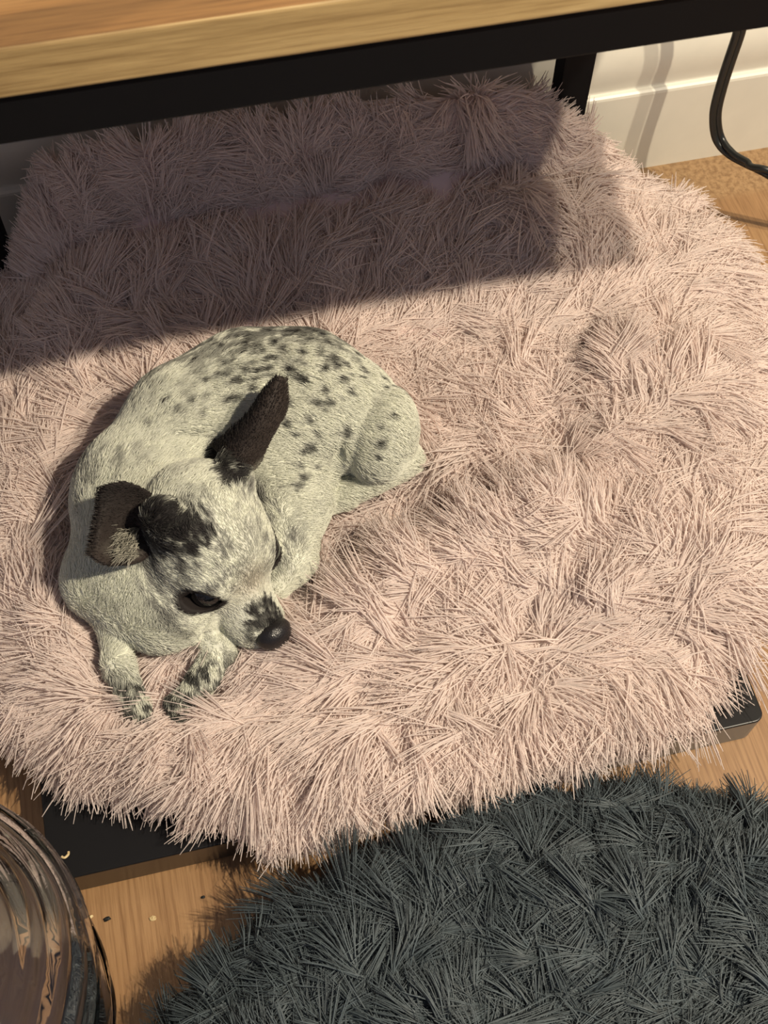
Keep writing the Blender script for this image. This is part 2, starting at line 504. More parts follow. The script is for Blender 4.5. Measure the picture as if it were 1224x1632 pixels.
def coat(P, Nrm):
    n = len(P)
    white = np.array(srgb(224, 225, 210)[:3]); black = np.array(srgb(34, 31, 31)[:3])
    grey = np.array(srgb(118, 116, 112)[:3]); tan = np.array(srgb(150, 132, 112)[:3])
    c = np.tile(white, (n, 1))
    q = (P - HO) @ HA.T                                     # head coordinates
    head = np.clip((.085 - np.linalg.norm(q - np.array([-.02, 0, -.005]), axis=1)) / .012, 0, 1)
    nz = N1(P, 260) * .5 + N2(P, 120) * .5
    nb = N2(P, 60)
    # dark saddle along the back: top of the outer side
    sp = np.array(SPINE)
    d2 = ((P[:, None, :2] - sp[None, :, :2]) ** 2).sum(2)
    ctr = np.array([.02, .50]); out = P[:, :2] - ctr
    back = np.clip((P[:, 1] - .640) / .075, 0, 1) * (1 - head)
    left = np.clip((-.060 - P[:, 0]) / .05, 0, 1) * np.clip((P[:, 1] - .555) / .05, 0, 1) * (1 - head)
    nz = nz * .55 + N3(P, 75) * .45
    tick = np.clip((nz - .60 + .30 * back + .13 * left) * 6, 0, 1) * np.clip(.22 + .95 * back + .55 * left, 0, 1)
    c = c * (1 - .88 * tick[:, None]) + grey * .42 * .88 * tick[:, None]
    order = np.argsort(P[:, 0]); xs = P[order, 0]; jn = (N1(P, 300) - .5) * .004
    for h, r, dk in spots:
        a, b_ = np.searchsorted(xs, (h[0] - 1.3 * r - .003, h[0] + 1.3 * r + .003))
        ii = order[a:b_]
        if not len(ii): continue
        w = np.linalg.norm(P[ii] - h, axis=1) + jn[ii]
        w = np.clip(1.3 - w / r, 0, 1)[:, None] * dk
        c[ii] = c[ii] * (1 - w) + black * w
    # legs: speckled
    fl = np.clip((.440 - P[:, 1]) / .02, 0, 1) * np.clip((-.0 - P[:, 0]) / .02, 0, 1) * np.clip((.099 + LIFT - P[:, 2]) / .01, 0, 1)
    t2 = np.clip((N1(P, 210) * .7 + N3(P, 420) * .3 - .36) * 6, 0, 1) * fl
    c = c * (1 - .9 * t2[:, None]) + black * .9 * t2[:, None]
    # head: grey roan with a pale blaze
    blaze = np.exp(-((q[:, 1] - .004) / .013) ** 2) * np.clip((q[:, 2] + .01) / .02, 0, 1)
    roan = np.clip((N1(q * np.array([110, 480, 420.])) * .6 + N3(P, 90) * .5 - .40) * 3.0, 0, 1) * head
    roan = roan * (1 - .75 * blaze) * np.clip((.030 - q[:, 0]) / .03, .25, 1)
    c = c * (1 - .8 * roan[:, None]) + grey * .8 * .8 * roan[:, None]
    # tan over the nose bridge and brows
    tn = np.exp(-((q[:, 0] - .012) / .012) ** 2 - (q[:, 1] / .018) ** 2) * head
    c = c * (1 - .5 * tn[:, None]) + tan * .5 * tn[:, None]
    # black patch behind the dog's right ear running to the eye
    pn = (N1(q * np.array([130, 420, 420.])) - .5) * 1.1 + (N2(P, 150) - .5) * .5
    def patch(px, py, r, s, col=black, hard=2.0):
        nonlocal c
        h = hit(px, py)
        if h is None: return
        w = np.linalg.norm(P - h, axis=1) / (r * PXM) + pn
        w = (np.clip((1.1 - w) * hard, 0, 1) * s)[:, None]
        c = c * (1 - w) + col * w
    patch(270, 838, 50, .95); patch(252, 818, 34, .95); patch(246, 800, 24, .9); patch(305, 845, 28, .9); patch(245, 860, 36, .9); patch(290, 875, 30, .75); patch(312, 862, 22, .85)
    patch(298, 905, 16, .45); patch(292, 930, 12, .5); patch(270, 815, 26, .9); patch(230, 880, 26, .8)
    patch(358, 735, 26, .93); patch(362, 760, 22, .93); patch(384, 764, 16, .9); patch(346, 750, 16, .9); patch(376, 754, 18, .9); patch(345, 722, 22, .9); patch(385, 745, 20, .85); patch(345, 712, 20, .7)
    patch(280, 750, 24, .28, grey); patch(310, 735, 22, .28, grey); patch(220, 725, 20, .28, grey)
    patch(410, 780, 20, .25, grey); patch(405, 840, 22, .3, grey); patch(395, 880, 20, .3, grey)
    patch(424, 984, 30, .92); patch(440, 985, 20, .9); patch(410, 968, 15, .8); patch(426, 964, 15, .75); patch(436, 972, 14, .8); patch(402, 1000, 12, .6); patch(405, 1020, 9, .6)
    patch(420, 1035, 10, .9)
    # dark eye rims
    for cc, A in eyes:
        e = (P - cc) @ A.T
        rim = np.sqrt((e[:, 0] / .0215) ** 2 + (e[:, 1] / .0125) ** 2)
        w = (np.clip((1.12 - rim) * 7, 0, 1) * (e[:, 2] > 0))[:, None]
        c = c * (1 - w) + np.array([.018, .014, .013]) * w
    return np.clip(c, 0, 1)

dog = empty('dog', (0.02, 0.58, 0.05 + LIFT))
tag(dog, 'small white dog with black speckles and dark ears curled up on pink bed', 'dog')
body = mesh_obj('body', DV, DF, M_SKIN, dog)
ca = body.data.color_attributes.new('coat', 'FLOAT_COLOR', 'POINT')
dc = coat(DV, DN)
ca.data.foreach_set('color', np.concatenate([dc, np.ones((len(dc), 1))], 1).astype(np.float32).ravel())

def make_curves(name, P, radius, color, mat, parent):
    """P (n, k, 3) points, radius (n, k), color (n, 3)"""
    n, k, _ = P.shape
    cu = bpy.data.hair_curves.new(name)
    cu.add_curves([k] * n)
    off = np.array(parent.location) if parent is not None else np.zeros(3)
    cu.attributes['position'].data.foreach_set('vector', (P - off).astype(np.float32).ravel())
    ra = cu.attributes.get('radius') or cu.attributes.new('radius', 'FLOAT', 'POINT')
    ra.data.foreach_set('value', radius.astype(np.float32).ravel())
    at_ = cu.attributes.new('coat', 'FLOAT_COLOR', 'CURVE')
    at_.data.foreach_set('color', np.concatenate([color, np.ones((n, 1))], 1).astype(np.float32).ravel())
    cu.materials.append(mat)
    o = bpy.data.objects.new(name, cu)
    link(o, parent)
    return o

def sample_tris(V, T, n, keep=None):
    a, b, c = V[T[:, 0]], V[T[:, 1]], V[T[:, 2]]
    ar = np.linalg.norm(np.cross(b - a, c - a), axis=1)
    if keep is not None: ar = ar * keep
    i = rng.choice(len(T), n, p=ar / ar.sum())
    u = np.sqrt(rng.random(n)); v = rng.random(n)
    w = np.stack([1 - u, u * (1 - v), u * v], 1)
    return i, w, (V[T[i]] * w[:, :, None]).sum(1)

# short coat
DT = np.concatenate([DF[:, [0, 1, 2]], DF[:, [0, 2, 3]]])
NH = 165000
keepw = np.ones(len(DT))
ti, tw, roots = sample_tris(DV, DT, NH, keepw)
hn = (DN[DT[ti]] * tw[:, :, None]).sum(1); hn /= np.linalg.norm(hn, axis=1)[:, None]
facing = ((CPOS - roots) * hn).sum(1) > -.5
ok = facing & (roots[:, 2] > .045 + LIFT)
for cc, A in eyes:
    e = (roots - cc) @ A.T
    ok &= ~((np.sqrt((e[:, 0] / .0200) ** 2 + (e[:, 1] / .0112) ** 2) < 1.0) & (e[:, 2] > 0))
roots, hn = roots[ok], hn[ok]
# lie of the coat: along the spine from neck to rump, backwards on the head, down the legs
sp = np.array(SPINE); mid = (sp[1:] + sp[:-1]) / 2; dr = sp[1:] - sp[:-1]; dr /= np.linalg.norm(dr, axis=1)[:, None]
w = 1 / (((roots[:, None] - mid[None]) ** 2).sum(2) + 1e-4) ** 2
flow = (w[:, :, None] * dr[None]).sum(1); flow /= np.linalg.norm(flow, axis=1)[:, None]
flow = flow + np.array([.15, -.25, -.25])
q = (roots - HO) @ HA.T
headw = np.clip((.085 - np.linalg.norm(q - np.array([-.02, 0, -.005]), axis=1)) / .02, 0, 1)[:, None]
back_dir = -HF + HL * np.sign(q[:, 1:2]) * np.clip(np.abs(q[:, 1:2]) / .05, 0, 1) * .5 - HU * .15
flow = flow * (1 - headw) + back_dir * headw
lgw = np.clip((.452 - roots[:, 1]) / .035, 0, 1)[:, None] * (1 - headw)
flow = flow * (1 - lgw) + np.array([.05, -1, -.3]) * lgw
flow += (rng.random(flow.shape) - .5) * .55 + (np.stack([N1(roots, 90), N2(roots, 90), N3(roots, 90)], 1) - .5) * .9
flow -= hn * (flow * hn).sum(1)[:, None]
flow /= np.linalg.norm(flow, axis=1)[:, None] + 1e-9
L = (.0095 - .0045 * headw[:, 0]) * (.7 + .6 * rng.random(len(roots)))
L[q[:, 0] > .02] *= .75
p0 = roots - hn * .0006
p1 = p0 + (hn * .42 + flow * .60) * L[:, None] * .5
p2 = p1 + (hn * .10 + flow * .90) * L[:, None] * .5
hc = coat(roots, hn) * (.86 + .28 * rng.random((len(roots), 1)))
HR = np.tile(np.array([.00032, .00026, .00006]), (len(roots), 1)) * (.8 + .4 * rng.random((len(roots), 1)))
fo = make_curves('coat_hair', np.stack([p0, p1, p2], 1), HR, np.clip(hc, 0, 1), M_COAT, dog)
fo['kind'] = 'stuff'

# eyes
mt, nt, b = new_mat('dog_eye')
b.inputs['Base Color'].default_value = (.006, .006, .007, 1); b.inputs['Roughness'].default_value = .04
b.inputs['Coat Weight'].default_value = .5
M_EYE = mt
mt, nt, b = new_mat('dog_iris')
b.inputs['Base Color'].default_value = (.03, .02, .016, 1); b.inputs['Roughness'].default_value = .05
M_IRIS = mt
for cc, A in eyes:
    bm = bmesh.new(); bmesh.ops.create_uvsphere(bm, u_segments=32, v_segments=20, radius=ER - .0008)
    me = bpy.data.meshes.new('eye'); bm.to_mesh(me); bm.free()
    me.materials.append(M_EYE); me.polygons.foreach_set('use_smooth', [True] * len(me.polygons))
    o = bpy.data.objects.new('eye', me); link(o, dog); o.location = Vector(cc - np.array(dog.location))
    o['label'] = 'dark glossy eye'
# nose: leather with two nostrils
NC = hp(.0585, .001, -.0115)
def nose_sdf(P):
    q = (P - NC) @ HA.T
    d = sd_ell(P, NC, HA, (.0135, .0178, .0145))
    d = smin(d, sd_ell(P, NC + HF * -.004 + HU * -.006, HA, (.013, .012, .012)), .004)
    for s in (-1, 1):
        d = np.maximum(d, -sd_ell(P, NC + HF * .0115 + HL * s * .0085 - HU * .0015, HA, (.006, .0038, .0034)))
        d = np.maximum(d, -sd_ell(P, NC + HF * .006 + HL * s * .0155 - HU * .0045, HA, (.006, .003, .0022)))
    return d
nv, nf = surface_nets(nose_sdf, NC - .022, NC + .022, .0011)
mt, nt, b = new_mat('dog_nose')
vor = nt.nodes.new('ShaderNodeTexVoronoi'); vor.inputs['Scale'].default_value = 900
nt.links.new(mapped(nt), vor.inputs['Vector'])
b.inputs['Base Color'].default_value = (.010, .009, .010, 1); b.inputs['Roughness'].default_value = .32
bump(nt, b, vor.outputs['Distance'], .35, .0006)
no = mesh_obj('nose', nv, nf, mt, dog); no['label'] = 'black leathery nose'

# ears: control grids of (pixel x, pixel y, height), rows from base to tip
def ear(rows, thick, cols, name='ear'):
    R, C = len(rows), len(rows[0])
    P = np.array([[atd(*p) for p in r] for r in rows])
    su, sv = 26, 18
    def cr(a, t):                                       # Catmull-Rom along axis 0
        n = len(a); f = t * (n - 1); i = min(int(f), n - 2); u = f - i
        g = lambda k: a[min(max(k, 0), n - 1)] if 0 <= k < n else (2 * a[0] - a[1] if k < 0 else 2 * a[-1] - a[-2])
        p0, p1, p2, p3 = g(i - 1), g(i), g(i + 1), g(i + 2)
        return .5 * (2 * p1 + (p2 - p0) * u + (2 * p0 - 5 * p1 + 4 * p2 - p3) * u * u + (3 * p1 - p0 - 3 * p2 + p3) * u ** 3)
    G = np.array([[cr(np.array([cr(P[r], j / (sv - 1)) for r in range(R)]), i / (su - 1)) for j in range(sv)] for i in range(su)])
    V = G.reshape(-1, 3)
    Fq = [(i * sv + j, i * sv + j + 1, (i + 1) * sv + j + 1, (i + 1) * sv + j) for i in range(su - 1) for j in range(sv - 1)]
    o = mesh_obj(name, V, Fq, M_SKIN, dog)
    ca = o.data.color_attributes.new('coat', 'FLOAT_COLOR', 'POINT')
    col = np.array([[cols(i / (su - 1), j / (sv - 1)) for j in range(sv)] for i in range(su)]).reshape(-1, 3)
    ca.data.foreach_set('color', np.concatenate([col, np.ones((len(col), 1))], 1).astype(np.float32).ravel())
    md = o.modifiers.new('thick', 'SOLIDIFY'); md.thickness = thick; md.offset = 0
    md = o.modifiers.new('sub', 'SUBSURF'); md.levels = 1; md.render_levels = 1
    # short hair on the ear
    T = np.array([(f[0], f[1], f[2]) for f in Fq] + [(f[0], f[2], f[3]) for f in Fq])
    i, w, r = sample_tris(V, T, 7000)
    fn = np.cross(V[T[i, 1]] - V[T[i, 0]], V[T[i, 2]] - V[T[i, 0]]); fn /= np.linalg.norm(fn, axis=1)[:, None] + 1e-9
    sgn = np.where(rng.random(len(r)) < .5, 1, -1)[:, None]; fn = fn * sgn
    fd = unit(P[-1].mean(0) - P[0].mean(0)) + (rng.random(r.shape) - .5) * .8
    ll = (.0022 * (.6 + .8 * rng.random(len(r))))[:, None]
    a = r + fn * thick * .45
    c = (col[T[i]] * w[:, :, None]).sum(1) * (.8 + .5 * rng.random((len(r), 1)))
    h = make_curves('ear_hair', np.stack([a, a + (fn * .3 + fd * .5) * ll, a + (fn * .35 + fd * 1.1) * ll], 1),
                    np.tile(np.array([.00028, .00022, .00005]), (len(r), 1)), np.clip(c, 0, 1), M_COAT, o)
    h['kind'] = 'stuff'
    h.location = (0, 0, 0)
    h.matrix_parent_inverse = Matrix.Identity(4)
    return o
DK = np.array([.018, .014, .013]); BR = np.array([.055, .042, .036]); LT = np.array([.42, .40, .33])
def ear_l_col(u, v):
    c = DK * (1 - v) + BR * v if v > .25 else DK
    k = max(0, 1 - ((u - .06) / .10) ** 2 - ((v - .85) / .14) ** 2)
    return c * (1 - .5 * k) + LT * .4 * k
E1 = ear([[(338, 712, .158), (352, 728, .172), (374, 752, .170), (398, 752, .158), (412, 738, .145)],
          [(362, 690, .172), (376, 694, .186), (394, 712, .184), (412, 720, .170), (423, 712, .156)],
          [(394, 662, .188), (402, 664, .202), (416, 676, .200), (432, 688, .186), (439, 680, .172)],
          [(418, 626, .203), (424, 626, .213), (436, 636, .212), (450, 652, .200), (455, 648, .188)],
          [(441, 603, .213), (443, 601, .216), (447, 600, .217), (451, 601, .213), (454, 604, .208)]], .0026, ear_l_col)
E1['label'] = 'upright dark ear'
def ear_r_col(u, v):
    c = DK * (1 - v) + BR * .7 * v
    k = max(0, 1 - ((u - .45) / .32) ** 2 - ((v - .74) / .20) ** 2)
    c = c * (1 - .12 * k) + LT * .12 * k
    k2 = max(0, 1 - ((u - .30) / .2) ** 2 - ((v - .38) / .18) ** 2)
    return c * (1 - .4 * k2) + BR * 2.4 * .4 * k2
E2 = ear([[(262, 800, .160), (270, 822, .150), (268, 845, .142), (256, 872, .138), (232, 888, .138)],
          [(232, 780, .180), (243, 812, .160), (240, 845, .148), (228, 880, .144), (210, 900, .146)],
          [(202, 768, .192), (212, 806, .170), (208, 845, .156), (200, 880, .152), (188, 902, .156)],
          [(176, 770, .196), (180, 806, .180), (176, 845, .168), (172, 880, .163), (168, 900, .166)],
          [(160, 778, .190), (160, 808, .184), (156, 845, .178), (152, 872, .174), (148, 888, .174)],
          [(164, 790, .178), (158, 815, .174), (150, 848, .168), (144, 872, .166), (142, 886, .166)]], .0028, ear_r_col)
E2['label'] = 'folded dark ear with pale inner hair'
# pale hair growing out of the folded ear
tn_ = 420
tb = np.array([atd(196 + 26 * rng.random(), 842 + 46 * rng.random(), .156) for _ in range(tn_)])
td = atd(182, 868, .168) - atd(204, 850, .156); td = unit(td)
td = td + (rng.random((tn_, 3)) - .5) * .9; tl = (.014 * (.5 + .8 * rng.random(tn_)))[:, None]
tuft = make_curves('ear_tuft', np.stack([tb, tb + (td + [0, 0, .5]) * tl * .5, tb + td * tl + [0, 0, .002]], 1), np.tile(np.array([.0003, .00026, .00006]), (tn_, 1)),
                   LT * (.6 + .7 * rng.random((tn_, 1))), M_COAT, dog)
tuft['kind'] = 'stuff'

# ------------------------------------------------------------------ shaggy beds
def spline_closed(pts, n):
    pts = np.array(pts); k = len(pts); out = []
    for i in range(n):
        f = i * k / n; j = int(f); u = f - j
        p0, p1, p2, p3 = pts[(j - 1) % k], pts[j % k], pts[(j + 1) % k], pts[(j + 2) % k]
        out.append(.5 * (2 * p1 + (p2 - p0) * u + (2 * p0 - 5 * p1 + 4 * p2 - p3) * u * u + (3 * p1 - p0 - 3 * p2 + p3) * u ** 3))
    return np.array(out)
def cushion_mesh(outline, centre, hfun, zlow, zbot, rings=44, rise=None):
    n = len(outline); V = [[centre[0], centre[1], 0]]; S = [0.0]
    for r in range(1, rings + 1):
        s = math.sin(.5 * math.pi * r / rings) ** .9
        for p in outline: V.append([centre[0] + (p[0] - centre[0]) * s, centre[1] + (p[1] - centre[1]) * s, 0]); S.append(s)
    V = np.array(V); S = np.array(S)
    h = hfun(V[:, 0], V[:, 1])
    e = np.sqrt(np.clip(1 - S ** 9, 0, 1))
    zl = zlow + (0 if rise is None else .90 * rise(V[:, 0], V[:, 1]))
    V[:, 2] = zl + (h - zl) * e
    F = [(0, 1 + j, 1 + (j + 1) % n) for j in range(n)]
    for r in range(rings - 1):
        a = 1 + r * n
        for j in range(n): F.append((a + j, a + n + j, a + n + (j + 1) % n, a + (j + 1) % n))
    ntop = len(F)
    base = 1 + (rings - 1) * n
    b0 = len(V)
    low = V[base:].copy(); c = np.array([centre[0], centre[1]])
    low[:, :2] = c + (low[:, :2] - c) * .965; low[:, 2] = np.minimum(zbot, low[:, 2] - .012)
    low[:, 2] = np.maximum(low[:, 2] * 0 + zbot, V[base:, 2] - .05)
    V = np.concatenate([V, low, [[centre[0], centre[1], zbot]]])
    for j in range(n): F.append((base + j, b0 + j, b0 + (j + 1) % n, base + (j + 1) % n))
    for j in range(n): F.append((b0 + j, b0 + n, b0 + (j + 1) % n))
    return V, F, ntop
def tri_top(V, F, m):
    T = []
    for f in F[:m]:
        T.append((f[0], f[1], f[2]))
        if len(f) == 4: T.append((f[0], f[2], f[3]))
    T = np.array(T)
    fn = np.cross(V[T[:, 1]] - V[T[:, 0]], V[T[:, 2]] - V[T[:, 0]])
    VN = np.zeros_like(V)
    for k in range(3): np.add.at(VN, T[:, k], fn)
    VN /= np.linalg.norm(VN, axis=1)[:, None] + 1e-12
    return T, VN

def shag(roots, nrm, fdir, L, clump_sp, clump_amt, jit, npts, lift, droop, seed, vary=1.0, curly=1.0, solo=1.0, cexp=1.3):
    """curved strands gathered into locks; returns (n, npts, 3)"""
    r = np.random.default_rng(seed)
    n = len(roots)
    # lock centres: jittered grid in plan, nearest by 3x3 search
    lo = roots[:, :2].min(0) - .05
    gx = np.floor((roots[:, :2] - lo) / clump_sp).astype(int)
    W = int(gx.max()) + 6
    jx = r.random((W, W, 2)); jr = r.normal(0, 1, (W, W, 4))
    best = np.full(n, 9.0); bi = np.zeros((n, 2), int)
    for a in (-1, 0, 1):
        for b in (-1, 0, 1):
            g = gx + [a, b]; g = np.clip(g, 0, W - 1)
            c = lo + (g + jx[g[:, 0], g[:, 1]]) * clump_sp
            d = ((c - roots[:, :2]) ** 2).sum(1)
            k = d < best; best[k] = d[k]; bi[k] = g[k]
    cc = lo + (bi + jx[bi[:, 0], bi[:, 1]]) * clump_sp
    J = jr[bi[:, 0], bi[:, 1]]
    ang = J[:, 0] * jit + r.normal(0, .11, n) * solo
    ca, sa = np.cos(ang), np.sin(ang)
    d = np.stack([fdir[:, 0] * ca - fdir[:, 1] * sa, fdir[:, 0] * sa + fdir[:, 1] * ca, np.zeros(n)], 1)
    d -= nrm * (d * nrm).sum(1)[:, None]; d /= np.linalg.norm(d, axis=1)[:, None] + 1e-9
    lf = lift * (1 + .35 * J[:, 1] + .25 * solo * r.normal(0, 1, n)); lf = np.clip(lf, .12, 1.6)[:, None]
    LL = (L * (1 + vary * (.16 * J[:, 2] + .45 * solo * (r.random(n) - .5))))[:, None]
    side = np.cross(nrm, d); curl = (J[:, 3] * .42 + r.normal(0, .16, n) * solo)[:, None] * curly
    pull = np.zeros((n, 3)); pull[:, :2] = cc - roots[:, :2]
    pull -= nrm * (pull * nrm).sum(1)[:, None]
    out = []
    wob = r.normal(0, .035, (n, 3)) * solo; wave = (J[:, 2] * .08 + r.normal(0, .05, n) * solo)[:, None] * curly
    for k in range(npts):
        t = k / (npts - 1)
        p = roots + LL * (nrm * lf * (t - .45 * t * t) + d * (.25 * t + .75 * t * t) + side * (curl * t * t + wave * math.sin(t * 4.2)) + wob * t * t)
        p = p + pull * clump_amt * t ** cexp
        p[:, 2] -= droop * LL[:, 0] * t * t
        out.append(p)
    return np.stack(out, 1)

# flow of the pink pile: photo pixel and the way the tips point there
FLOW = [(150, 300, -.4, -1), (300, 260, -.2, -1), (500, 220, .1, -1), (700, 190, .2, -1), (850, 210, .4, -.8), (100, 420, -.4, -.9), (250, 450, -.2, -1),
        (450, 360, .05, -1), (600, 350, 0, -1), (750, 400, .3, -.9), (330, 520, -.3, -.9), (700, 480, .1, -1), (900, 470, -.3, -1), (990, 470, .2, -1),
        (640, 270, -.5, .6), (820, 330, .3, .8), (1000, 290, 1, -.5), (1080, 380, 1, -.3), (1170, 470, 1, -.1), (1100, 560, .6, -.6),
        (1000, 600, -.1, -1), (880, 600, -.4, -.8), (760, 580, .5, .6), (660, 560, .7, -.5), (700, 680, -.5, .6), (800, 720, -.8, .2), (960, 700, .8, -.3),
        (1100, 700, .7, .5), (1190, 700, 1, .1), (1180, 850, 1, .2), (1080, 820, -.5, -.5), (900, 820, -.6, -.8), (780, 860, -.8, -.6), (650, 900, -1, -.1),
        (540, 830, -.8, .5), (560, 960, -1, .1), (700, 970, -.9, -.3), (850, 930, -.6, -.7), (980, 940, .3, -.5), (1100, 980, .7, .5), (1180, 1000, .9, .5),
        (900, 1060, .2, 1), (780, 1060, -.3, 1), (620, 1060, -1, .3), (480, 1080, -1, .5), (420, 1180, -.8, .6), (300, 1230, -.5, .8), (180, 1180, -.5, .6),
        (60, 1130, -.9, .5), (40, 1000, -.8, -.3), (60, 880, -.8, -.5), (60, 760, -.6, -.7), (80, 650, -.5, -.8), (150, 690, -.4, .8), (30, 560, -.3, -1),
        (120, 1260, -.6, .8), (250, 1310, -.2, 1), (450, 1320, -.3, 1), (550, 1230, .3, 1), (650, 1260, .1, 1), (800, 1180, .1, 1), (950, 1170, .3, 1),
        (1060, 1120, .6, .8), (230, 1090, -.5, .5), (400, 1090, -.6, .7), (700, 1150, .3, .9)]
fp = np.array([at(x, y, .112)[:2] for x, y, _, _ in FLOW])
fd = np.array([at(x + 30 * a, y + 30 * b_, .112)[:2] - at(x, y, .112)[:2] for x, y, a, b_ in FLOW])
fd /= np.linalg.norm(fd, axis=1)[:, None]
MESSY = [(850, 660, 110), (1130, 690, 90), (640, 285, 70), (830, 340, 80), (620, 580, 90), (850, 1030, 80), (760, 600, 80), (620, 800, 70), (1130, 900, 60)]
mp_ = [(at(x, y, .112)[:2], r * PXM) for x, y, r in MESSY]

# pink bed: height of the padded surface
def gauss_line(x, y, a, b_, w):
    a = np.array(a[:2]); b_ = np.array(b_[:2]); ab = b_ - a
    t = np.clip(((x - a[0]) * ab[0] + (y - a[1]) * ab[1]) / (ab @ ab), 0, 1)
    dx = x - a[0] - t * ab[0]; dy = y - a[1] - t * ab[1]
    return np.exp(-(dx * dx + dy * dy) / (w * w))
def A2(x, y, z=.102): return at(x, y, z)
DOGC = at(380, 760, .087)
def back_rise(x, y):
    tx = np.clip((x + .205) / .12, 0, 1) * np.clip((.550 - x) / .20, 0, 1)
    tx = tx * tx * (3 - 2 * tx)
    u = np.clip((y - .70) / .19, 0, 1); u = u * u * (3 - 2 * u)
    v = np.clip((y - .893) / .043, 0, 1); v = v * v * (3 - 2 * v)
    return (.062 * u - .012 * np.exp(-((y - .888) / .012) ** 2) + .105 * v) * tx
def bed_h(x, y):
    P = np.stack([x, y, np.zeros_like(x)], 1)
    z = .083 + .014 * (N1(P, 9) - .5) + .012 * (N2(P, 22) - .5)
    # back edge pushed up against the wall
    z = z + back_rise(x, y)
    # folds
    z = z + .020 * gauss_line(x, y, A2(640, 905), A2(880, 800), .028)
    z = z + .012 * gauss_line(x, y, A2(900, 800), A2(1180, 900), .05)
    z = z - .022 * gauss_line(x, y, A2(560, 850), A2(860, 755), .016)
    z = z - .026 * gauss_line(x, y, A2(862, 640), A2(890, 745), .012)
    z = z - .018 * gauss_line(x, y, A2(940, 520), A2(925, 600), .012)
    z = z - .016 * gauss_line(x, y, A2(860, 350), A2(900, 460), .016)
    z = z - .012 * gauss_line(x, y, A2(840, 960), A2(850, 1060), .015)
    z = z + .014 * gauss_line(x, y, A2(250, 1200), A2(700, 1180), .045)
    z = z + .016 * gauss_line(x, y, A2(20, 850), A2(90, 1080), .04)
    z = z + .012 * gauss_line(x, y, A2(1000, 560), A2(1150, 600), .04)
    z = z - .014 * gauss_line(x, y, A2(185, 1030), A2(208, 1110), .022) - .014 * gauss_line(x, y, A2(345, 1045), A2(285, 1128), .022)
    # hollow under the dog
    z = z - .022 * np.exp(-(((x - DOGC[0]) / .15) ** 2 + ((y - DOGC[1]) / .14) ** 2) ** 2)
    return np.maximum(z, .057)
OUT = [(.617, .72), (.606, .81), (.573, .885), (.515, .925), (.44, .932), (.30, .936), (.15, .936), (0, .936), (-.13, .932), (-.20, .905), (-.262, .82),
       (-.290, .70), (-.298, .58), (-.272, .475), (-.216, .416), (-.162, .370), (-.082, .318), (-.006, .284), (.065, .282), (.18, .296), (.310, .302), (.382, .332),
       (.440, .365), (.51, .43), (.57, .52), (.610, .61)]
OUT = [(x * .973, y * .973 if y < .88 else y) for x, y in OUT]
outline = spline_closed(OUT, 150)
pink = empty('pet_bed', (.17, .62, .02))
tag(pink, 'round pale pink shaggy faux fur pet bed with the dog on it', 'pet bed')
PV, PF, pt = cushion_mesh(outline, (.17, .62), bed_h, .064, .0495, rise=back_rise, rings=60)
mesh_obj('cushion', PV, PF, M_PINK_CLOTH, pink)
T, VN = tri_top(PV, PF, pt)
NP = 220000
i, w, r0 = sample_tris(PV, T, NP)
nn = (VN[T[i]] * w[:, :, None]).sum(1); nn /= np.linalg.norm(nn, axis=1)[:, None]
# flow: inverse-distance blend of the observed directions, outward at the rim
def idw(r):
    out = np.zeros((len(r), 2))
    for s in range(0, len(r), 20000):
        d2 = ((r[s:s + 20000, None, :2] - fp[None]) ** 2).sum(2) + 2e-4
        ww = d2 ** -1.5
        out[s:s + 20000] = ww @ fd
    return out
ff = idw(r0)
P0 = np.stack([r0[:, 0], r0[:, 1], np.zeros(NP)], 1)
ff = ff / (np.linalg.norm(ff, axis=1)[:, None] + 1e-9)
cvec = r0[:, :2] - np.array([.17, .62]); cvec /= np.linalg.norm(cvec, axis=1)[:, None]
rimw = np.clip((.97 - nn[:, 2]) / .33, 0, 1)[:, None] * np.clip((.90 - r0[:, 1]) / .03, 0, 1)[:, None]
ff = ff * (1 - .75 * rimw) + cvec * .75 * rimw
na = (N1(P0, 20) - .5) * 1.7 + (N2(P0, 48) - .5) * 1.0
for c, rr in mp_:
    na = na + np.exp(-((r0[:, :2] - c) ** 2).sum(1) / rr ** 2) * (N3(P0, 70) - .5) * 7
ca_, sa_ = np.cos(na), np.sin(na)
ff = np.stack([ff[:, 0] * ca_ - ff[:, 1] * sa_, ff[:, 0] * sa_ + ff[:, 1] * ca_], 1)
ff /= np.linalg.norm(ff, axis=1)[:, None] + 1e-9
L = .044 * (1 - .56 * rimw[:, 0]) * (1 - .35 * np.clip((r0[:, 1] - .88) / .03, 0, 1))
ST = shag(r0, nn, ff, L, .0105, .52, .30, 7, .36, .10, 11, vary=1 - .65 * rimw[:, 0])
# keep strands out of the dog, the leg and the ground
flat = ST.reshape(-1, 3)
near = ((flat > BB[0] - .01) & (flat < BB[1] + .01)).all(1)
dd = np.full(len(flat), 1.0)
ix = np.flatnonzero(near); dd[ix] = dog_sdf(flat[ix])
dd = dd.reshape(NP, -1)
keep = (dd.min(1) > np.where((r0[:, 1] < .432) & (r0[:, 0] < -.01), -.007, -.0035))
lx = ((flat[:, 0] > .418) & (flat[:, 0] < .457) & (flat[:, 1] > .941)).reshape(NP, -1).any(1)
wl = (flat[:, 1] > WALL_Y - .002).reshape(NP, -1).any(1)
keep &= ~lx & ~wl
ST = ST[keep]; r0k = r0[keep]
ST[:, :, 2] = np.maximum(ST[:, :, 2], .004)
nk = len(ST)
tone = .86 + .22 * rng.random((nk, 1)) + .10 * (N2(np.stack([r0k[:, 0], r0k[:, 1], np.zeros(nk)], 1), 40)[:, None] - .5)
pc = np.array(srgb(240, 226, 219)[:3]) * tone
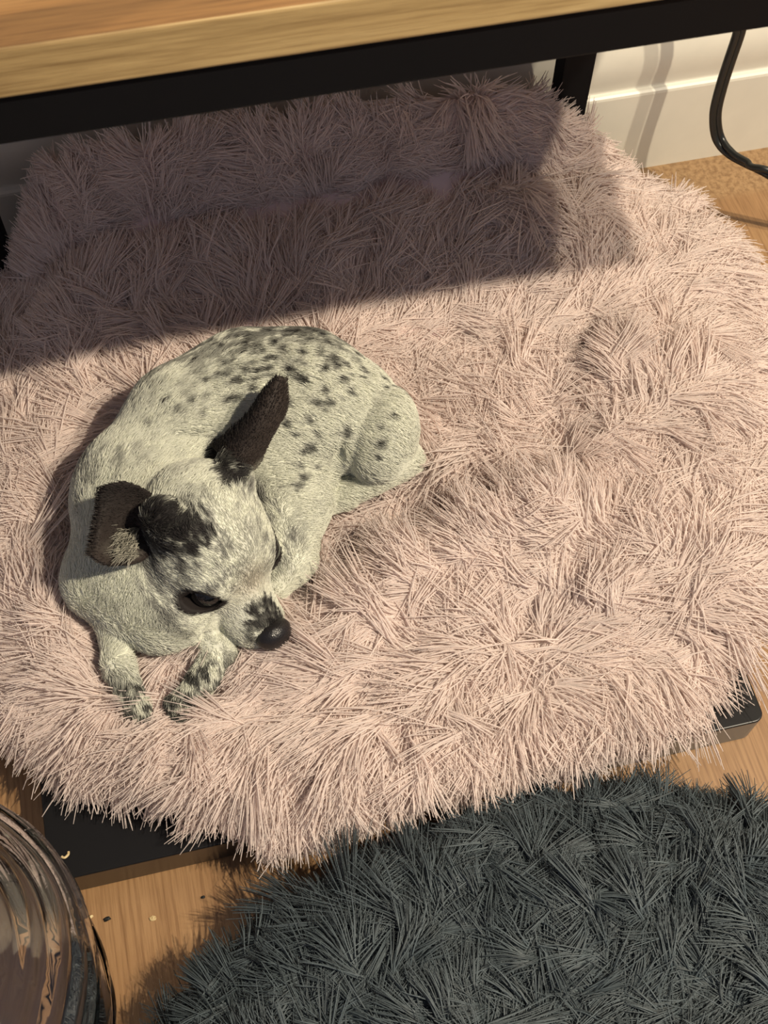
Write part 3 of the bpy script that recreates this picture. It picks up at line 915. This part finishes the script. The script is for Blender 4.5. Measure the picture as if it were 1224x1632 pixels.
RAD = np.array([.00060, .00068, .00068, .00066, .00062, .00052, .00026])[None] * (.75 + .5 * rng.random((nk, 1)))
pf = make_curves('fur', ST, RAD, np.clip(pc, 0, 1), M_PINK_FUR, pink)
pf['kind'] = 'stuff'

# grey cushion in the foreground
def grey_h(x, y):
    P = np.stack([x, y, np.zeros_like(x)], 1)
    d = np.hypot(x - .17, y + .2)
    return .098 + .02 * (N2(P, 14) - .5) + .010 * (N3(P, 40) - .5) - .015 * np.clip((.25 - d) / .2, 0, 1)
gout = [(.17 + .450 * math.cos(2 * math.pi * k / 24) * (1 + .015 * math.sin(5 * k)), -.2 + .450 * math.sin(2 * math.pi * k / 24) * (1 + .012 * math.sin(7 * k))) for k in range(24)]
grey = empty('floor_cushion', (.17, -.2, 0))
tag(grey, 'dark slate grey shaggy faux fur cushion in the foreground on the floor', 'cushion')
GV, GF, gt = cushion_mesh(spline_closed(gout, 140), (.17, -.2), grey_h, .035, .002)
mesh_obj('cushion', GV, GF, M_GREY_CLOTH, grey)
T, VN = tri_top(GV, GF, gt)
cen = (GV[T].mean(1))
NG = 190000
i, w, r0 = sample_tris(GV, T, NG, ((cen[:, 1] > -.12)).astype(float) + .04)
nn = (VN[T[i]] * w[:, :, None]).sum(1); nn /= np.linalg.norm(nn, axis=1)[:, None]
P0 = np.stack([r0[:, 0], r0[:, 1], np.zeros(NG)], 1)
cvec = r0[:, :2] - np.array([.17, -.2]); cvec /= np.linalg.norm(cvec, axis=1)[:, None]
na = (N1(P0, 24) - .5) * 3.6 * np.clip(nn[:, 2] - .2, 0, 1) + (N2(P0, 75) - .5) * 3.0
ca_, sa_ = np.cos(na), np.sin(na)
ff = np.stack([cvec[:, 0] * ca_ - cvec[:, 1] * sa_, cvec[:, 0] * sa_ + cvec[:, 1] * ca_], 1)
GS = shag(r0, nn, ff, .036 * (1 - .3 * np.clip((.9 - nn[:, 2]) / .4, 0, 1)), .0076, .88, .75, 7, .62, .08, 23, curly=1.4, solo=.5, cexp=.55)
GS[:, :, 2] = np.maximum(GS[:, :, 2], .003)
gc = np.array(srgb(80, 90, 95)[:3]) * (.55 + .7 * rng.random((NG, 1)))
RAD = np.array([.00045, .0005, .0005, .0005, .00048, .00042, .00022])[None] * (.75 + .5 * rng.random((NG, 1)))
gf = make_curves('fur', GS, RAD, gc, M_GREY_FUR, grey)
gf['kind'] = 'stuff'

# ------------------------------------------------------------------ glass jar
def glass_mat():
    mt, nt, b = new_mat('clear_glass')
    b.inputs['Base Color'].default_value = (.93, .91, .89, 1)
    b.inputs['Transmission Weight'].default_value = 1.0
    b.inputs['Roughness'].default_value = .02
    b.inputs['IOR'].default_value = 1.45
    return mt
M_GLASS = glass_mat()
JC = np.array([-.31, .18, 0.0])
jar = empty('glass_jar', (JC[0], JC[1], 0))
tag(jar, 'large clear ribbed glass jar on the floor beside the black base', 'jar')
outer = [(0, 0), (.09, 0), (.112, .003), (.118, .012), (.122, .030), (.134, .052), (.143, .068), (.142, .084), (.135, .098), (.131, .112), (.133, .126), (.141, .150),
         (.151, .180), (.156, .205), (.154, .228), (.144, .248), (.128, .264), (.111, .276), (.099, .284), (.094, .294), (.094, .304), (.099, .312)]
def resample(pts, n):
    pts = np.array(pts); s = np.concatenate([[0], np.cumsum(np.linalg.norm(np.diff(pts, axis=0), axis=1))])
    t = np.linspace(0, s[-1], n)
    return np.stack([np.interp(t, s, pts[:, 0]), np.interp(t, s, pts[:, 1])], 1)
po = resample(outer, 90)
for _ in range(3): po[1:-1] = (po[:-2] + 2 * po[1:-1] + po[2:]) / 4
tn = np.gradient(po, axis=0); tn /= np.linalg.norm(tn, axis=1)[:, None]
nrm = np.stack([tn[:, 1], -tn[:, 0]], 1)
seg = 120; V = []; nO = len(po)
for k in range(seg):
    a = 2 * math.pi * k / seg
    amp = .0026 * np.clip((po[:, 1] - .02) / .02, 0, 1) * np.clip((.285 - po[:, 1]) / .02, 0, 1)
    ph = np.linspace(0, 1, nO) * 2 * math.pi * 21 + 1.2 * math.sin(2 * a + .5) + .8 * math.sin(5 * a)
    q = po + nrm * (amp * np.sin(ph))[:, None]
    for r, z in q: V.append((JC[0] + max(r, 0) * math.cos(a), JC[1] + max(r, 0) * math.sin(a), max(z, .0002)))
pi_ = po - nrm * .0045
pi_[:, 1] = np.maximum(pi_[:, 1], .006); pi_ = pi_[1:]; pi_[-1] = po[-1] - np.array([.0045, 0])
nI = len(pi_); b0 = len(V)
for k in range(seg):
    a = 2 * math.pi * k / seg
    ph = np.linspace(0, 1, nI) * 2 * math.pi * 9 + 1.6 * math.sin(3 * a)
    for j, (r, z) in enumerate(pi_):
        rr = max(r, .0) + (.0008 * math.sin(ph[j]) if .02 < z < .27 else 0)
        V.append((JC[0] + rr * math.cos(a), JC[1] + rr * math.sin(a), z))
F = []
for k in range(seg):
    k2 = (k + 1) % seg
    for j in range(nO - 1): F.append((k * nO + j, k2 * nO + j, k2 * nO + j + 1, k * nO + j + 1))
    for j in range(nI - 1): F.append((b0 + k * nI + j + 1, b0 + k2 * nI + j + 1, b0 + k2 * nI + j, b0 + k * nI + j))
    F.append((k * nO + nO - 1, k2 * nO + nO - 1, b0 + k2 * nI + nI - 1, b0 + k * nI + nI - 1))
jo = mesh_obj('glass_body', V, F, M_GLASS, jar)
bm = bmesh.new(); bm.from_mesh(jo.data)
bmesh.ops.remove_doubles(bm, verts=list(bm.verts), dist=.00005)
bmesh.ops.recalc_face_normals(bm, faces=list(bm.faces)); bm.to_mesh(jo.data); bm.free()

# ------------------------------------------------------------------ power cord: twin flex
def tube_mesh(path, rad, seg=10):
    path = np.array(path); n = len(path)
    tg = np.gradient(path, axis=0); tg /= np.linalg.norm(tg, axis=1)[:, None]
    V, F = [], []
    up = np.array([0, 1.0, 0.2])
    for p, t in zip(path, tg):
        s = unit(np.cross(t, up)); u = np.cross(s, t)
        for k in range(seg):
            a = 2 * math.pi * k / seg
            V.append(p + s * rad * math.cos(a) + u * rad * math.sin(a))
    for i in range(n - 1):
        for k in range(seg):
            k2 = (k + 1) % seg
            F.append((i * seg + k, i * seg + k2, (i + 1) * seg + k2, (i + 1) * seg + k))
    F.append(tuple(range(seg))[::-1]); F.append(tuple((n - 1) * seg + k for k in range(seg)))
    return V, F
def smooth_path(pts, n):
    pts = np.array(pts); k = len(pts); out = []
    for i in range(n):
        f = i / (n - 1) * (k - 1); j = min(int(f), k - 2); u = f - j
        g = lambda q: pts[q] if 0 <= q < k else (2 * pts[0] - pts[1] if q < 0 else 2 * pts[-1] - pts[-2])
        p0, p1, p2, p3 = g(j - 1), g(j), g(j + 1), g(j + 2)
        out.append(.5 * (2 * p1 + (p2 - p0) * u + (2 * p0 - 5 * p1 + 4 * p2 - p3) * u * u + (3 * p1 - p0 - 3 * p2 + p3) * u ** 3))
    return np.array(out)
cp = [at_y(1184, 10, .940), at_y(1173, 55, .939), at_y(1158, 100, .938), at_y(1144, 145, .936), at_y(1136, 185, .933), at_y(1141, 222, .926), at_y(1161, 246, .910),
      at_y(1192, 263, .890), at_y(1224, 279, .868)]
top = cp[0] + (cp[0] - cp[1]) * 1.0; top2 = np.array([top[0] + .02, .925, .598])
cp = [top2, top2 * .5 + top * .5] + cp + [cp[-1] + np.array([.05, -.02, -.03]), cp[-1] + np.array([.16, -.06, -.10]), np.array([cp[-1][0] + .34, .72, .0075]), np.array([cp[-1][0] + .7, .68, .0075])]
path = smooth_path(cp, 120)
tg = np.gradient(path, axis=0); tg /= np.linalg.norm(tg, axis=1)[:, None]
V1, F1 = tube_mesh(path, .0042)
cord = empty('power_cord', tuple(path[0]))
tag(cord, 'black twin power cord hanging in front of white skirting', 'cord')
mesh_obj('flex', V1, F1, M_CORD, cord)
side = np.cross(tg, np.array([0, 1.0, .2])); side /= np.linalg.norm(side, axis=1)[:, None]
V2, F2 = tube_mesh(path + side * .0062, .0040)
mesh_obj('flex', V2, F2, M_CORD, cord)

# ------------------------------------------------------------------ crumbs
mt, nt, b = new_mat('crumb')
n_ = noise_node(nt, mapped(nt, (300, 300, 300)), 1.0)
nt.links.new(ramp(nt, n_, [(.3, srgb(176, 150, 104)), (.7, srgb(226, 206, 160))]), b.inputs['Base Color']); b.inputs['Roughness'].default_value = .6
M_CRUMB = mt
pts = [at(x, y, .0490) for x, y in ((98, 1365), (102, 1367), (106, 1365), (109, 1361), (109, 1357))]
V1, F1 = tube_mesh(smooth_path(pts, 16), .0011, 8)
tag(mesh_obj('nail_clipping', V1, F1, M_CRUMB), 'tiny pale curl lying on the black base corner', 'clipping')
def crumb(x, y, s, label, dark=False):
    p = at(x, y, 0)
    bm = bmesh.new(); bmesh.ops.create_icosphere(bm, subdivisions=2, radius=1)
    for v in bm.verts:
        k = .75 + .5 * random.random()
        v.co = Vector((p[0] + v.co.x * s * 1.5 * k, p[1] + v.co.y * s * k, s * .5 + v.co.z * s * .5 * k))
    me = bpy.data.meshes.new('crumb'); bm.to_mesh(me); bm.free()
    me.materials.append(M_CORD if dark else M_CRUMB)
    o = bpy.data.objects.new('crumb', me); link(o)
    tag(o, label, 'crumb', 'crumbs on the floor')
crumb(171, 1465, .0022, 'dark brown crumb on the oak floor by the jar', True)
crumb(244, 1464, .0020, 'pale crumb on the oak floor below the base edge')
crumb(324, 1430, .0013, 'tiny dark speck on the oak floor near the shadow', True)
crumb(146, 1461, .0013, 'tiny pale speck beside the rim of the glass jar')
